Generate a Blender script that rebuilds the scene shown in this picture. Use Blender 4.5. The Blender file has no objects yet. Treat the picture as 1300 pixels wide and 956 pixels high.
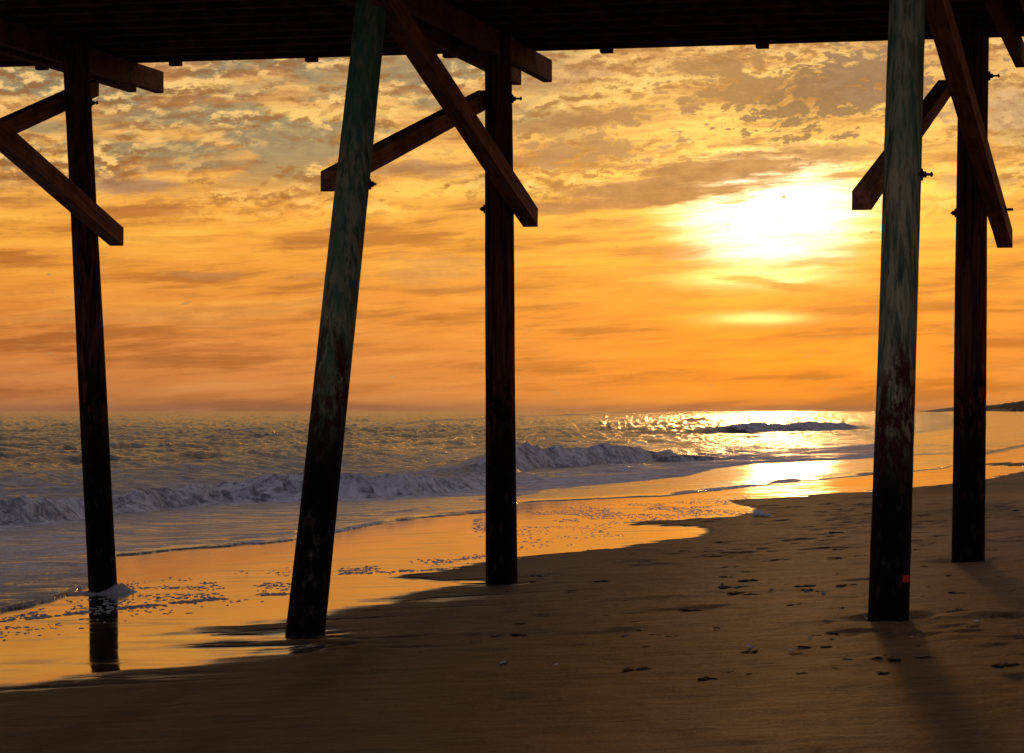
import bpy, bmesh, math, random
import numpy as np
from mathutils import Vector, Matrix
random.seed(7); rng = np.random.default_rng(7)
C = bpy.context.scene.collection
S = bpy.context.scene

# ------------------------------------------------------------------ survey of the place
FOC, CX, HY, EYE = 3500.0, 650.0, 521.0, 2.0      # long lens, horizon row, eye height above the still sea
SD = np.array([0.2361, 0.9717])                   # along the shore / along each pier bent
UD = np.array([0.9717, -0.2361])                  # towards the land / along the pier
SUN_AZ = math.atan2(340, FOC); SUN_EL = math.atan2(236, FOC)

def curve_off(s):
    s = np.maximum(s, 0.0)
    return np.where(s < 600, 7.25e-5*s*s, 26.1 + 0.087*(s-600))
def us(X, Y):
    s = X*SD[0] + Y*SD[1]
    return X*UD[0] + Y*UD[1] + curve_off(s), s
PU = [-3000,-400,-60,-30,-20,-16,-13,-10,-6,-1.8,2,6,15,40,60,90,400]
PZ = [-20,-6,-2.2,-.8,-.25,-.03,.12,.28,.42,.67,.86,1.0,1.25,1.6,2.4,3.0,4.0]
def gz0(u):
    return (np.interp(u-.8,PU,PZ)+np.interp(u,PU,PZ)*2+np.interp(u+.8,PU,PZ))/4
def _h(ix, iy, seed):
    n = (ix.astype(np.int64)*374761393 + iy.astype(np.int64)*668265263 + seed*974711) & 0xffffffff
    n = ((n ^ (n >> 13))*1274126177) & 0xffffffff
    return ((n ^ (n >> 16)) & 0xffff)/65535.0
def vn(x, y, seed=0):
    ix = np.floor(x); iy = np.floor(y); fx = x-ix; fy = y-iy
    fx = fx*fx*(3-2*fx); fy = fy*fy*(3-2*fy)
    a=_h(ix,iy,seed); b=_h(ix+1,iy,seed); c=_h(ix,iy+1,seed); d=_h(ix+1,iy+1,seed)
    return (a*(1-fx)+b*fx)*(1-fy)+(c*(1-fx)+d*fx)*fy
def fbm(x, y, seed=0, o=4):
    t=0; a=.5; n=0
    for k in range(o):
        t = t + a*vn(x*2**k+17*k, y*2**k-31*k, seed+k); n+=a; a*=.5
    return t/n
def sst(a,b,x):
    t=np.clip((x-a)/(b-a),0,1); return t*t*(3-2*t)
def px_of(X,Y,Z):
    return CX+FOC*X/Y, HY+FOC*(EYE-Z)/Y
def on_u(px,py,u):                                # sight line meets the vertical plane u = const
    k=(px-CX)/FOC; Y=u/(UD[0]*k+UD[1]); return Vector((k*Y,Y,EYE+(HY-py)/FOC*Y))
def on_z(px,py,z):
    Y=(EYE-z)*FOC/(py-HY); return Vector(((px-CX)/FOC*Y,Y,z))
def on_ground(px,py):
    z=.4
    for _ in range(30):
        p=on_z(px,py,z); z=float(gz0(us(p.x,p.y)[0]))*.6+z*.4
    p=on_z(px,py,z); return p

PILES = {1:(-3.873,26.12),2:(-1.469,19.55),3:(-.097,25.2),4:(2.416,17.68),5:(4.0,24.2)}

# ------------------------------------------------------------------ materials
def lin(c):
    f=lambda v:(v/255/12.92) if v/255<=.04045 else ((v/255+.055)/1.055)**2.4
    return (f(c[0]),f(c[1]),f(c[2]),1)
class NT:
    def __init__(s,tree): s.t=tree; s.n=tree.nodes; s.l=tree.links; s.n.clear()
    def new(s,ty,**k):
        n=s.n.new(ty)
        for a,b in k.items(): setattr(n,a,b)
        return n
    def put(s,sock,v):
        if isinstance(v,bpy.types.NodeSocket): s.l.new(v,sock)
        elif v is not None: sock.default_value=v
    def m(s,op,a,b=None,c=None,clamp=False):
        n=s.new('ShaderNodeMath',operation=op,use_clamp=clamp)
        s.put(n.inputs[0],a); s.put(n.inputs[1],b); s.put(n.inputs[2],c); return n.outputs[0]
    def mix(s,f,a,b,bt='MIX'):
        n=s.new('ShaderNodeMix',data_type='RGBA',blend_type=bt,clamp_factor=True)
        s.put(n.inputs[0],f); s.put(n.inputs[6],a); s.put(n.inputs[7],b); return n.outputs[2]
    def mapr(s,x,a,b,c=0.,d=1.,sm=True):
        n=s.new('ShaderNodeMapRange',interpolation_type='SMOOTHSTEP' if sm else 'LINEAR',clamp=True)
        s.put(n.inputs[0],x); s.put(n.inputs[1],a); s.put(n.inputs[2],b); s.put(n.inputs[3],c); s.put(n.inputs[4],d); return n.outputs[0]
    def comb(s,x,y,z=0.):
        n=s.new('ShaderNodeCombineXYZ'); s.put(n.inputs[0],x); s.put(n.inputs[1],y); s.put(n.inputs[2],z); return n.outputs[0]
    def sep(s,v):
        n=s.new('ShaderNodeSeparateXYZ'); s.put(n.inputs[0],v); return n.outputs
    def noise(s,v,scale=1.,detail=4.,rough=.5,dist=0.,col=False):
        n=s.new('ShaderNodeTexNoise'); s.put(n.inputs['Vector'],v); n.inputs['Scale'].default_value=scale
        n.inputs['Detail'].default_value=detail; n.inputs['Roughness'].default_value=rough; n.inputs['Distortion'].default_value=dist
        return n.outputs['Color' if col else 'Fac']
    def ramp(s,x,stops):
        n=s.new('ShaderNodeValToRGB'); e=n.color_ramp.elements
        while len(e)<len(stops): e.new(.5)
        for i,(p,c) in enumerate(stops): e[i].position=p; e[i].color=c
        s.put(n.inputs[0],x); return n.outputs[0]
    def scale(s,v,sc,loc=(0,0,0),rot=(0,0,0)):
        n=s.new('ShaderNodeMapping'); s.put(n.inputs['Vector'],v); n.inputs['Scale'].default_value=sc; n.inputs['Location'].default_value=loc; n.inputs['Rotation'].default_value=rot
        return n.outputs[0]
    def attr(s,name):
        return s.new('ShaderNodeAttribute',attribute_name=name)
def material(name):
    m=bpy.data.materials.new(name); m.use_nodes=True; return m,NT(m.node_tree)
def finish(N,base,rough,bump=None,bstr=.3,bdist=.02,spec=.5,ior=1.45,**extra):
    p=N.new('ShaderNodeBsdfPrincipled'); o=N.new('ShaderNodeOutputMaterial')
    N.put(p.inputs['Base Color'],base); N.put(p.inputs['Roughness'],rough)
    N.put(p.inputs['Specular IOR Level'],spec); N.put(p.inputs['IOR'],ior)
    for k,v in extra.items(): N.put(p.inputs[k],v)
    if bump is not None:
        b=N.new('ShaderNodeBump'); b.inputs['Strength'].default_value=bstr; b.inputs['Distance'].default_value=bdist
        N.put(b.inputs['Height'],bump); N.l.new(b.outputs[0],p.inputs['Normal'])
    N.l.new(p.outputs[0],o.inputs[0]); return p

def mat_sand():
    m,N=material('beach sand')
    g=N.new('ShaderNodeNewGeometry'); P=g.outputs['Position']
    w=N.attr('wet').outputs['Fac']
    uP=N.scale(P,(1,1,1),rot=(0,0,math.radians(13.66)))      # x across the shore, y along it
    fine=N.noise(uP,140,5,.65)
    mid=N.noise(N.scale(uP,(2.2,1.1,1)),1,6,.62,.4)
    big=N.noise(N.scale(uP,(.5,.28,1)),1,4,.55)
    streak=N.noise(N.scale(uP,(1.0,7,1),rot=(0,0,.12)),1,5,.6,.3)
    damp_shade=N.mapr(N.m('ADD',N.m('MULTIPLY',big,.6),N.m('MULTIPLY',streak,.45)),.42,.62)
    dry=N.mix(damp_shade,(.10,.040,.013,1),(.38,.165,.048,1))
    dry=N.mix(N.mapr(fine,.3,.7),dry,N.mix(.5,dry,(.60,.36,.17,1)))
    dry=N.mix(N.mapr(fine,.60,.68),dry,(.03,.02,.014,1))
    gr2=N.noise(N.scale(uP,(42,16,42)),1,3,.7); dry=N.mix(N.mapr(gr2,.52,.68,0,.6),dry,N.mix(1.,dry,(.35,.32,.3,1),'MULTIPLY')); dry=N.mix(N.mapr(gr2,.44,.32,0,.6),dry,N.mix(1.,dry,(1.7,1.6,1.5,1),'MULTIPLY'))
    dry=N.mix(N.mapr(mid,.56,.66,0,.6),dry,(.05,.03,.017,1))
    wetc=N.mix(mid,(.055,.036,.020,1),(.09,.055,.03,1))
    dm=N.attr('damp_shade').outputs['Fac']; dry=N.mix(N.m('MULTIPLY',dm,.88),dry,N.mix(damp_shade,(.017,.011,.008,1),(.034,.021,.012,1))); col=N.mix(w,dry,wetc)  # sand colour darkened by damp and by painted shade
    rr=N.mapr(w,.25,.95,.6,.045)
    wst=N.noise(N.scale(uP,(.9,2.6,1),rot=(0,0,.35)),1,6,.6,.4); rough=N.m('ADD',rr,N.m('MULTIPLY',N.mapr(wst,.46,.70),N.m('MULTIPLY',w,.14)))
    spec=N.m('MULTIPLY',N.mapr(w,.15,.8,.42,.75),N.m('SUBTRACT',1.,N.m('MULTIPLY',N.m('MULTIPLY',dm,.65),N.mapr(w,.1,.6,1.,0.))))
    b1=N.m('MULTIPLY',N.m('ADD',N.m('MULTIPLY',mid,1.2),N.m('ADD',N.m('MULTIPLY',streak,.7),N.m('ADD',N.m('MULTIPLY',fine,.16),N.m('MULTIPLY',gr2,.25)))),N.mapr(w,.0,.8,1.,.0))
    rip=N.noise(N.scale(uP,(2.4,9,1),rot=(0,0,.25)),1,3,.5)
    h=N.m('ADD',b1,N.m('MULTIPLY',rip,.006))
    finish(N,col,rough,h,1.0,.085,spec,1.38)
    return m

def mat_water():
    m,N=material('sea water')
    g=N.new('ShaderNodeNewGeometry'); P=g.outputs['Position']
    foam=N.attr('foam').outputs['Fac']; film=N.attr('film').outputs['Fac']
    uP=N.scale(P,(1,1,1),rot=(0,0,math.radians(13.66)))
    n1=N.noise(N.scale(uP,(5.,5.,5.)),1,6,.7,.6)
    n2=N.noise(N.scale(uP,(1.1,1.1,1.1)),1,4,.6,.8)
    vo=N.new('ShaderNodeTexVoronoi',feature='DISTANCE_TO_EDGE'); N.put(vo.inputs['Vector'],N.scale(uP,(3.2,2.2,3))); 
    lace=N.mapr(vo.outputs['Distance'],.02,.25,1.,0.)
    tex=N.m('ADD',N.m('ADD',N.m('MULTIPLY',n1,.55),N.m('MULTIPLY',n2,.45)),N.m('MULTIPLY',lace,.14))
    fm=N.mapr(N.m('ADD',tex,N.m('MULTIPLY',foam,.75)),.78,.98)
    fm=N.m('MULTIPLY',fm,N.mapr(foam,.02,.12))
    milk=N.attr('milk').outputs['Fac']; mk=N.m('MULTIPLY',milk,N.mapr(N.noise(N.scale(uP,(.7,2.2,1),rot=(0,0,.3)),1,6,.62),.34,.62))
    fm=N.m('MAXIMUM',fm,N.m('MULTIPLY',mk,N.mapr(tex,.38,.62,.15,.75)))
    open_=N.m('SUBTRACT',1.,film)
    deep=N.mix(film,(.014,.034,.042,1),(.085,.055,.032,1))
    deep=N.mix(N.m('MULTIPLY',mk,.5),deep,(.52,.52,.58,1))
    fcol=N.mix(N.mapr(N.m('ADD',N.m('MULTIPLY',n1,.6),N.m('MULTIPLY',n2,.4)),.38,.60),(.20,.20,.24,1),(.86,.86,.90,1))
    col=N.mix(fm,deep,fcol)
    rough=N.m('ADD',N.m('MULTIPLY',fm,.8),N.m('ADD',N.m('MULTIPLY',mk,.22),N.m('ADD',.05,N.m('MULTIPLY',open_,.05))),clamp=True)
    chop=N.noise(N.scale(uP,(3.4,2.0,1)),1,6,.66,.2)
    filmr=N.noise(N.scale(uP,(1.5,6.,1),rot=(0,0,.2)),1,3,.5)
    h=N.m('ADD',N.m('MULTIPLY',chop,N.m('MULTIPLY',open_,3.4)),N.m('MULTIPLY',filmr,.04))
    h=N.m('ADD',h,N.m('MULTIPLY',n1,N.m('MULTIPLY',fm,.35)))
    finish(N,col,rough,h,1.0,.075,.5,1.33)
    return m

def mat_pile(seed,green=0.,dark=1.,tide=2.15):  # dark: colour multiplier; far piles painted darker for the shade under the deck
    m,N=material('weathered pile')
    tc=N.new('ShaderNodeTexCoord'); P=N.scale(tc.outputs['Object'],(1,1,1),(seed*3.1,seed*1.7,0))
    g=N.new('ShaderNodeNewGeometry'); z=N.sep(g.outputs['Position'])[2]
    grain=N.noise(N.scale(P,(26,26,1.6)),1,6,.65,.4)
    blot=N.noise(N.scale(P,(5,5,1.2)),1,5,.6,.6)
    fleck=N.noise(N.scale(P,(16,16,6)),1,4,.7)
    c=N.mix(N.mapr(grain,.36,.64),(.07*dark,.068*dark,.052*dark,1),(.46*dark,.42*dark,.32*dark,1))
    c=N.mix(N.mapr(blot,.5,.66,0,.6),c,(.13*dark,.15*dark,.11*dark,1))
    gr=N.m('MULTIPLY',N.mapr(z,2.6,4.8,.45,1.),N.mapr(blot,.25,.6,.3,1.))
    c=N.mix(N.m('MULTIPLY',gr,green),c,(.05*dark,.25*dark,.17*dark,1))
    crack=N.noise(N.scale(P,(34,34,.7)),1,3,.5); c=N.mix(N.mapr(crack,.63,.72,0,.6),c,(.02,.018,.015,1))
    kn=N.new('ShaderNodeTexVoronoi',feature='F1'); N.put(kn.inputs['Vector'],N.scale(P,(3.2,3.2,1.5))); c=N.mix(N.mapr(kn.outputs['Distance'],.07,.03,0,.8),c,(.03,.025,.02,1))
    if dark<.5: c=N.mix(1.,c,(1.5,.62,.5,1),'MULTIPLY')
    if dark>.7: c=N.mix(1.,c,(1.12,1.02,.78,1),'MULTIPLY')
    edge=N.m('ADD',z,N.m('MULTIPLY',N.m('SUBTRACT',blot,.5),1.7))
    rust=N.mapr(edge,tide+.45,tide-.1)
    c=N.mix(N.m('MULTIPLY',rust,N.mapr(fleck,.38,.55)),c,(.065*dark,.02*dark,.013*dark,1))
    wetb=N.mapr(N.m('ADD',z,N.m('MULTIPLY',N.m('SUBTRACT',fleck,.5),.8)),tide-.1,tide-.75)
    c=N.mix(wetb,c,N.mix(N.mapr(fleck,.55,.66),(.007,.006,.006,1),(.05,.04,.03,1)))
    c=N.mix(N.mapr(fleck,.70,.76,0,.4),c,(.32*dark,.30*dark,.26*dark,1))
    h=N.m('ADD',grain,N.m('MULTIPLY',blot,.8))
    finish(N,c,N.mapr(wetb,0,1,.9,.8),h,.9,.012,.12)
    return m
def mat_wood(name,a,b,axis='x',spec=.15):
    m,N=material(name)
    tc=N.new('ShaderNodeTexCoord'); P=tc.outputs['Object']
    sc=(1.2,30,30) if axis=='x' else (30,1.2,30)
    grain=N.noise(N.scale(P,sc),1,6,.65,.5); blot=N.noise(N.scale(P,(3,3,3)),1,4,.6)
    c=N.mix(N.mapr(grain,.3,.7),a,b); c=N.mix(N.mapr(blot,.45,.7,0,.6),c,(a[0]*.5,a[1]*.42,a[2]*.4,1))
    finish(N,c,.85,N.m('ADD',grain,blot),.7,.008,spec); return m
def mat_plain(name,c,rough=.8,spec=.3,metal=0.,bs=60):
    m,N=material(name); tc=N.new('ShaderNodeTexCoord'); n=N.noise(tc.outputs['Object'],bs,4,.6)
    col=N.mix(N.mapr(n,.3,.7),(c[0]*.6,c[1]*.6,c[2]*.6,1),c)
    finish(N,col,rough,n,.5,.004,spec,Metallic=metal); return m

M_sand=mat_sand(); M_water=mat_water()
M_brace=mat_wood('brace timber',(.20,.075,.04,1),(.55,.25,.13,1))
M_cap=mat_wood('cap timber',(.13,.055,.03,1),(.36,.18,.10,1))
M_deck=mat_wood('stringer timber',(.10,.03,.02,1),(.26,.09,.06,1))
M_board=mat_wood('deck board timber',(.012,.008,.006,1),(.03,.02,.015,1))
M_bolt=mat_plain('rusty iron',(.10,.045,.025,1),.7,.4,.5)
M_foam=mat_plain('sea foam',(.78,.78,.84,1),.8,.3,0,35)

# ------------------------------------------------------------------ helpers for objects
def tag(o,label=None,cat=None,group=None,kind=None):
    if label: o['label']=label
    if cat: o['category']=cat
    if group: o['group']=group
    if kind: o['kind']=kind
    return o
def obj(name,me,mat,parent=None,loc=None):
    o=bpy.data.objects.new(name,me); C.objects.link(o)
    if mat and len(me.materials)==0: me.materials.append(mat)
    if loc is not None: o.location=loc
    if parent: o.parent=parent
    return o
def empty(name,loc=(0,0,0)):
    o=bpy.data.objects.new(name,None); C.objects.link(o); o.location=loc; return o
def grid_mesh(name,X,Y,Z,attrs={},keep=None):
    r,c=X.shape; n=r*c
    co=np.stack([X,Y,Z],-1).reshape(-1,3).astype(np.float32)
    idx=np.arange(n).reshape(r,c)
    q=np.stack([idx[:-1,:-1],idx[:-1,1:],idx[1:,1:],idx[1:,:-1]],-1).reshape(-1,4)
    if keep is not None:
        k=(keep[:-1,:-1]|keep[:-1,1:]|keep[1:,1:]|keep[1:,:-1]).reshape(-1); q=q[k]
        used=np.zeros(n,bool); used[q.reshape(-1)]=True
        re=np.cumsum(used)-1; q=re[q]; co=co[used]; attrs={a:v.reshape(-1)[used] for a,v in attrs.items()}
    me=bpy.data.meshes.new(name); me.vertices.add(len(co)); me.vertices.foreach_set('co',co.reshape(-1))
    me.loops.add(q.size); me.loops.foreach_set('vertex_index',q.reshape(-1).astype(np.int32))
    me.polygons.add(len(q)); me.polygons.foreach_set('loop_start',np.arange(0,q.size,4,dtype=np.int32))
    me.polygons.foreach_set('loop_total',np.full(len(q),4,np.int32))
    me.polygons.foreach_set('use_smooth',np.ones(len(q),bool))
    me.update(calc_edges=True)
    for a,v in attrs.items():
        t=me.attributes.new(a,'FLOAT','POINT'); t.data.foreach_set('value',v.reshape(-1).astype(np.float32))
    return me
def bm_mesh(bm,name,smooth=False):
    bmesh.ops.recalc_face_normals(bm,faces=bm.faces[:])
    me=bpy.data.meshes.new(name); bm.to_mesh(me); bm.free()
    if smooth:
        for p in me.polygons: p.use_smooth=True
    return me
def frame_box(bm,o,ax,ay,az,lx,ly,lz,bev=0.):
    """box from corner o along unit axes"""
    v=[bm.verts.new(o+ax*(lx*i)+ay*(ly*j)+az*(lz*k)) for i in (0,1) for j in (0,1) for k in (0,1)]
    F=[(0,1,3,2),(4,6,7,5),(0,4,5,1),(2,3,7,6),(0,2,6,4),(1,5,7,3)]
    fs=[bm.faces.new([v[i] for i in f]) for f in F]
    if bev>0:
        es=list({e for f in fs for e in f.edges}); bmesh.ops.bevel(bm,geom=es,offset=bev,segments=1,affect='EDGES')
AS=Vector((SD[0],SD[1],0)); AU=Vector((UD[0],UD[1],0)); AZ=Vector((0,0,1))

# ------------------------------------------------------------------ beach
def axis(parts):
    out=[]
    for a,b,st in parts:
        out.append(np.arange(a,b,st) if st>0 else np.geomspace(a,b,-int(st),endpoint=False))
    return np.concatenate(out)
ua=np.concatenate([-np.geomspace(3000,20,50,endpoint=False),np.arange(-20,8,.045),np.geomspace(8,3000,60)])
sa=np.concatenate([np.arange(-60,10,1.2),np.arange(10,32,.06),np.arange(32,75,.16),np.geomspace(75,8000,170)])
Uu,Ss=np.meshgrid(ua,sa)
uraw=Uu-curve_off(Ss)
GX=uraw*UD[0]+Ss*SD[0]; GY=uraw*UD[1]+Ss*SD[1]
# where the last wash stopped: (row, column) trace of the wet edge, taken back onto the sand
WET=[(1200,-900),(930,-420),(885,-90),(871,0),(862,93),(850,193),(837,305),(829,372),(823,452),(820.5,380),(819,236),(815,242),(811,330),(807,450),(805.5,400),(804,262),(797,275),
(790,310),(786,360),(778,415),(768,470),(765,511),(762,478),(756,500),(749,540),(744,570),(739,640),(736,560),(732,497),(724,560),(715,617),
(705,679),(699,750),(690,817),(680,885),(674,902),(668,890),(664.5,794),(661,840),(656,925),(652,955),(646,962),(640,945),(635,929),(631,985),
(627,1040),(623,1106),(619,1159),(615,1208),(608,1253),(598,1300),(592,1330),(590,1246),(587.5,1246),(586,1500),(560,1700),(552,1500),(550,1250),(546.5,1262),(543,1700),(521.2,3000)]
wy=np.array([a for a,b in WET])[::-1]; wx=np.array([b for a,b in WET])[::-1]
SOFTY=[521,600,640,700,740,800,870,1000]; SOFTX=[3,5,6,8,16,60,75,80]
def wet_of(X,Y,Z):
    ok=Y>3
    Yc=np.where(ok,Y,3)
    x,y=px_of(X,Yc,Z)
    nz=(fbm(X*3.0,Y*.9,5,3)-.5)
    nh=(fbm(X*.55,Y*3.2,6,4)-.5)
    y2=y+nz*1.6*np.clip((y-521)/200,.15,1.4)+nh*np.interp(y,[521,640,700,760,860],[.8,6,8,12,16])
    xb=np.interp(y2,wy,wx); so=np.interp(y,SOFTY,SOFTX)
    w=1/(1+np.exp(np.clip(-(xb-x+nz*so*2)/so*2.2,-30,30)))
    u,s=us(X,Y)
    for k in (2,3):
        a,b=PILES[k]; q=((X-a)/.42)**2+((Y-b+.05)/.55)**2
        w=np.maximum(w,.93*np.exp(-q*q)*sst(.3,.5,fbm(X*2.2,Y*3.,9,3)))
    far=1-sst(-7,-5,u)
    stre=sst(.57,.70,fbm(X*.5+3,Y*3.6,31,4))*np.exp(-np.clip((x-xb)/150,0,9)**1.5)*sst(700,760,y)*.85
    w=np.where(ok,np.maximum(w,stre),far)
    w=np.where((y<545)&ok,1-sst(-7,2,u+(fbm(X*.02,Y*.01,8,3)-.5)*14),w)
    return w
gz=gz0(Uu)
gz+= (fbm(GX*.25,GY*.12,3,4)-.5)*.035*sst(-14,-2,Uu)
# scour around each pile, a low bank running landward from the near pile
dry_relief=(fbm(GX*1.6+GY*.1,GY*.7,11,4)-.5)*.012
for k,(px,py) in PILES.items():
    d=np.hypot(GX-px,GY-py); r=.15
    dep={1:.0,2:.008,3:.008,4:.032,5:.03}[k]*(.5+1.0*fbm(GX*1.8,GY*1.2,17+k,3))
    gz+= -dep*np.exp(-((d-r)/.15)**2)+dep*.35*np.exp(-((d-.50)/.2)**2)
P4=Vector(PILES[4])
bank=np.exp(-(((GY-P4.y+.25)-(GX-P4.x)*.10)/.22)**2)*sst(2.5,3.0,GX)*(1-sst(5.5,8,GX))
gz+=bank*.014*(.4+1.2*fbm(GX*1.5,GY*1.5,19,3))
WETM=wet_of(GX,GY,gz)
rel2=(fbm(GX*5.0,GY*3.4,14,4)-.5)*.019+np.maximum(fbm(GX*.8+3,GY*1.3,15,4)-.58,0)*.06
pits=np.maximum(fbm(GX*4.5,GY*3.6,16,3)-.62,0)*.22*sst(.42,.6,fbm(GX*.35,GY*.2,18,3))
gz+=(dry_relief+rel2-pits)*(1-WETM)*sst(-12,-5,Uu)
gz-= .012*WETM
DAMP_SHADE=1-sst(-5.0,1.6,Uu+(fbm(GX*.5,GY*.16,61,4)-.5)*4.5+(GX*.12)+(1-sst(13,22,GY))*-1.2)  # darkens seaward and towards the camera: real damp plus shade put into the colour
me=grid_mesh('beach',GX,GY,gz,{'wet':WETM,'damp_shade':DAMP_SHADE})
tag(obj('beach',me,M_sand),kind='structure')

# ------------------------------------------------------------------ sea
azf=np.concatenate([np.linspace(-.70,-.215,40,endpoint=False),np.arange(-.215,.215,.00075),np.linspace(.215,.70,40)])
rr=np.concatenate([np.geomspace(13,26,150,endpoint=False),np.geomspace(26,300,900,endpoint=False),np.geomspace(300,1500,260,endpoint=False),np.geomspace(1500,9000,60)])
AZf,RR=np.meshgrid(azf,rr)
X=np.tan(AZf)*RR; Y=RR.copy()
u,s=us(X,Y); g=gz0(u)
g=g+(fbm(X*.25,Y*.12,3,4)-.5)*.035*sst(-14,-2,u)
FARW=sst(-26,-55,u)
W=np.zeros_like(X); r2=np.random.default_rng(3)
for i in range(70):
    lam=.5*(22/.5)**(i/69.0) if i<64 else [34,42,28,50,25,38][i-64]
    base=math.atan2(UD[1],UD[0])+math.radians(-8)
    th=base+r2.normal(0,.60 if lam<1.5 else .24 if lam<9 else .15)
    kk=2*math.pi/lam; ph=r2.uniform(0,6.28)
    amp=(.0085*lam if lam<3 else .0185*(lam/3)**.35 if lam<24 else .045)
    arg=kk*(X*math.cos(th)+Y*math.sin(th))+ph+.8*vn(X*.03,Y*.03,i)
    si=np.sin(arg); far=np.clip(lam*60/ (RR/7+1)/60,0,1)
    W+=amp*(si+ .25*np.cos(2*arg))*np.clip(lam/(RR*.003),0,1)*(1+(.45 if lam<3.2 else .1 if lam<9 else 0)*FARW)
grp=.6+.8*fbm(X*.05,Y*.022,40,3)
W*=grp
Afac=np.interp(u,[-60,-35,-24,-19,-16,-13],[1,.75,.42,.28,.12,.03])
z=W*Afac
foam=np.zeros_like(X)
# breakers: (column, base row, crest row, foam) traced then taken back onto the still sea
def breaker(pts,wf,back,seed,foamy=1.,ridge=1.):
    global z,foam
    B=[]
    for (px,yb,yc,fo) in pts:
        p=on_z(px,yb,.05); uu,s0=us(np.array(p.x),np.array(p.y)); B.append((float(s0),float(uu),(yb-yc)*p.y/FOC,fo))
    B.sort(); B=np.array(B)
    ub=np.interp(s,B[:,0],B[:,1]); H=np.interp(s,B[:,0],B[:,2]); fo=np.interp(s,B[:,0],B[:,3])
    inr=(s>B[0,0]-6)&(s<B[-1,0]+6)
    endf=sst(B[0,0]-5,B[0,0]+.5,s)*(1-sst(B[-1,0]-.5,B[-1,0]+5,s))
    ub=ub+(fbm(s*.35,u*0,seed,3)-.5)*1.1
    d=ub-u
    t=np.clip(d/wf,0,1)
    fr=t*t*(3-2*t); fr=fr**.75
    prof=np.where(d<wf,fr,np.exp(-np.maximum(d-wf,0)/back))
    crest=.78+.44*fbm(s*.45,u*.15,seed+3,4)
    h=H*prof*crest*endf*ridge
    lump=(fbm(s*2.0,u*3.2,seed+5,5)-.5)
    onf=sst(-.05,.15,t)*np.exp(-np.maximum(d-wf,0)/.5)*endf
    z=z+h+lump*onf*fo*.5*np.clip(H,.1,1)
    f=(onf*(.55+.7*fbm(s*.8,u*1.3,seed+9,4))+np.exp(-np.maximum(d-wf,0)/1.6)*(d>wf)*.35*endf)*fo
    foam=np.maximum(foam,np.where(inr,f*foamy,0))
breaker([(-160,672,640,1),(0,662,633,1),(60,660,631,1),(104,657,629,1),(143,650,631,1),(180,646,624,1),(217,642,617,1),(279,636,612,1),(294,634,617,1),(329,629,608,1),(383,625,601,.95),
(431,633,606,.9),(500,628,600,.9),(545,624,599,.8),(613,618,602,.6),(640,615,604,.4)],.55,1.1,100)
breaker([(648,600,575,.5),(665,598,572,.8),(700,592,565,1),(750,590,567,1),(790,587,565,1),(840,584,570,.9),(867,583,571,.6),(887,584,577,.4),(960,583,578,.45),(1053,582,577,.4),(1120,578,575,.2)],.8,1.6,200)
breaker([(905,548,546,.1),(923,550,541,.35),(960,550,538,.7),(991,549,537,.9),(1030,547,536,.9),(1060,546,536,.9),(1085,545,537,.6),(1110,543,538,.2)],1.6,4,300)
# swells that have not broken yet
def swell(px0,px1,row,hpx,width,seed):
    global z
    a=on_z(px0,row,0); b=on_z(px1,row-(px1-px0)*.004,0)
    A=np.array([a.x,a.y]); Bq=np.array([b.x,b.y]); L=np.linalg.norm(Bq-A); dv=(Bq-A)/L; nv=np.array([-dv[1],dv[0]])
    tt=((X-A[0])*dv[0]+(Y-A[1])*dv[1])/L; dd=(X-A[0])*nv[0]+(Y-A[1])*nv[1]+(fbm(X*.3,Y*.1,seed,3)-.5)*width*.8
    e=np.where(dd<0,np.exp(-(dd/(width*.45))**2),np.exp(-(dd/(width*1.4))**2))
    z=z+.45*hpx*a.y/FOC*e*np.exp(-((tt-.5)/.38)**4)*(.8+.4*fbm(X*.5,Y*.2,seed+2,3))
for q in [(-40,95,578,12,2.6,1),(135,215,584,14,2.4,2),(20,70,592,5,2,3),(655,705,579,16,2.6,4),(645,700,594,9,1.5,5),(500,600,586,7,2,6),(250,420,578,5,3,7),
          (860,930,536,5,8,8),(1020,1075,536,5,8,9),(420,610,560,5,5,10),(60,180,557,5,5,11),(280,400,562,4,5,12),(720,860,551,5,6,13),(820,930,566,4,3,14),(930,1000,556,4,4,15)]:
    swell(*q)
# wash: thin sheets sliding up the sand
xq,yq=px_of(X,Y,g)
def front(pts,wob=1.5,seed=0):
    a=np.array(pts,float); yf=np.interp(xq,a[:,0],a[:,1])
    return yf+(fbm(X*1.6,Y*.2+X*.3,seed,4)-.5)*2*wob*np.clip((yf-560)/120,.3,1.5)-yq
FR=[(-500,960),(-120,815),(0,777),(40,768),(64,761),(90,751),(113,742),(122,733),(131,716),(149,704.5),(250,696),(330,690),(371,686),(427,676),(505,659),(560,655),(617,650),(656,638),(717,634),(840,629),(932,620),(1000,612),(1100,603),(1200,594),(1255,575),(1300,566),(1400,548),(3000,530)]
dF=front(FR,2.6,50)
film=np.interp(dF,[0,1.2,3,8],[0,.020,.030,.034])
L2=front([(-500,800),(-100,742),(0,731),(60,726.5),(112,722),(135,713),(150,702),(300,688),(371,680),(420,665),(3000,300)],2,60)
film+=.020*sst(0,1.6,L2)
L3=front([(-500,500),(640,560),(655,618),(686,624.5),(760,622),(840,619),(1000,611.5),(1100,600),(1200,585),(3000,530)],.8,70)
film+=.022*sst(0,1.2,L3)
L5=front([(-500,800),(0,752),(40,746),(80,739),(113,733),(125,715),(140,600),(3000,300)],2,65)
film+=.014*sst(0,1.6,L5)
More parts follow.
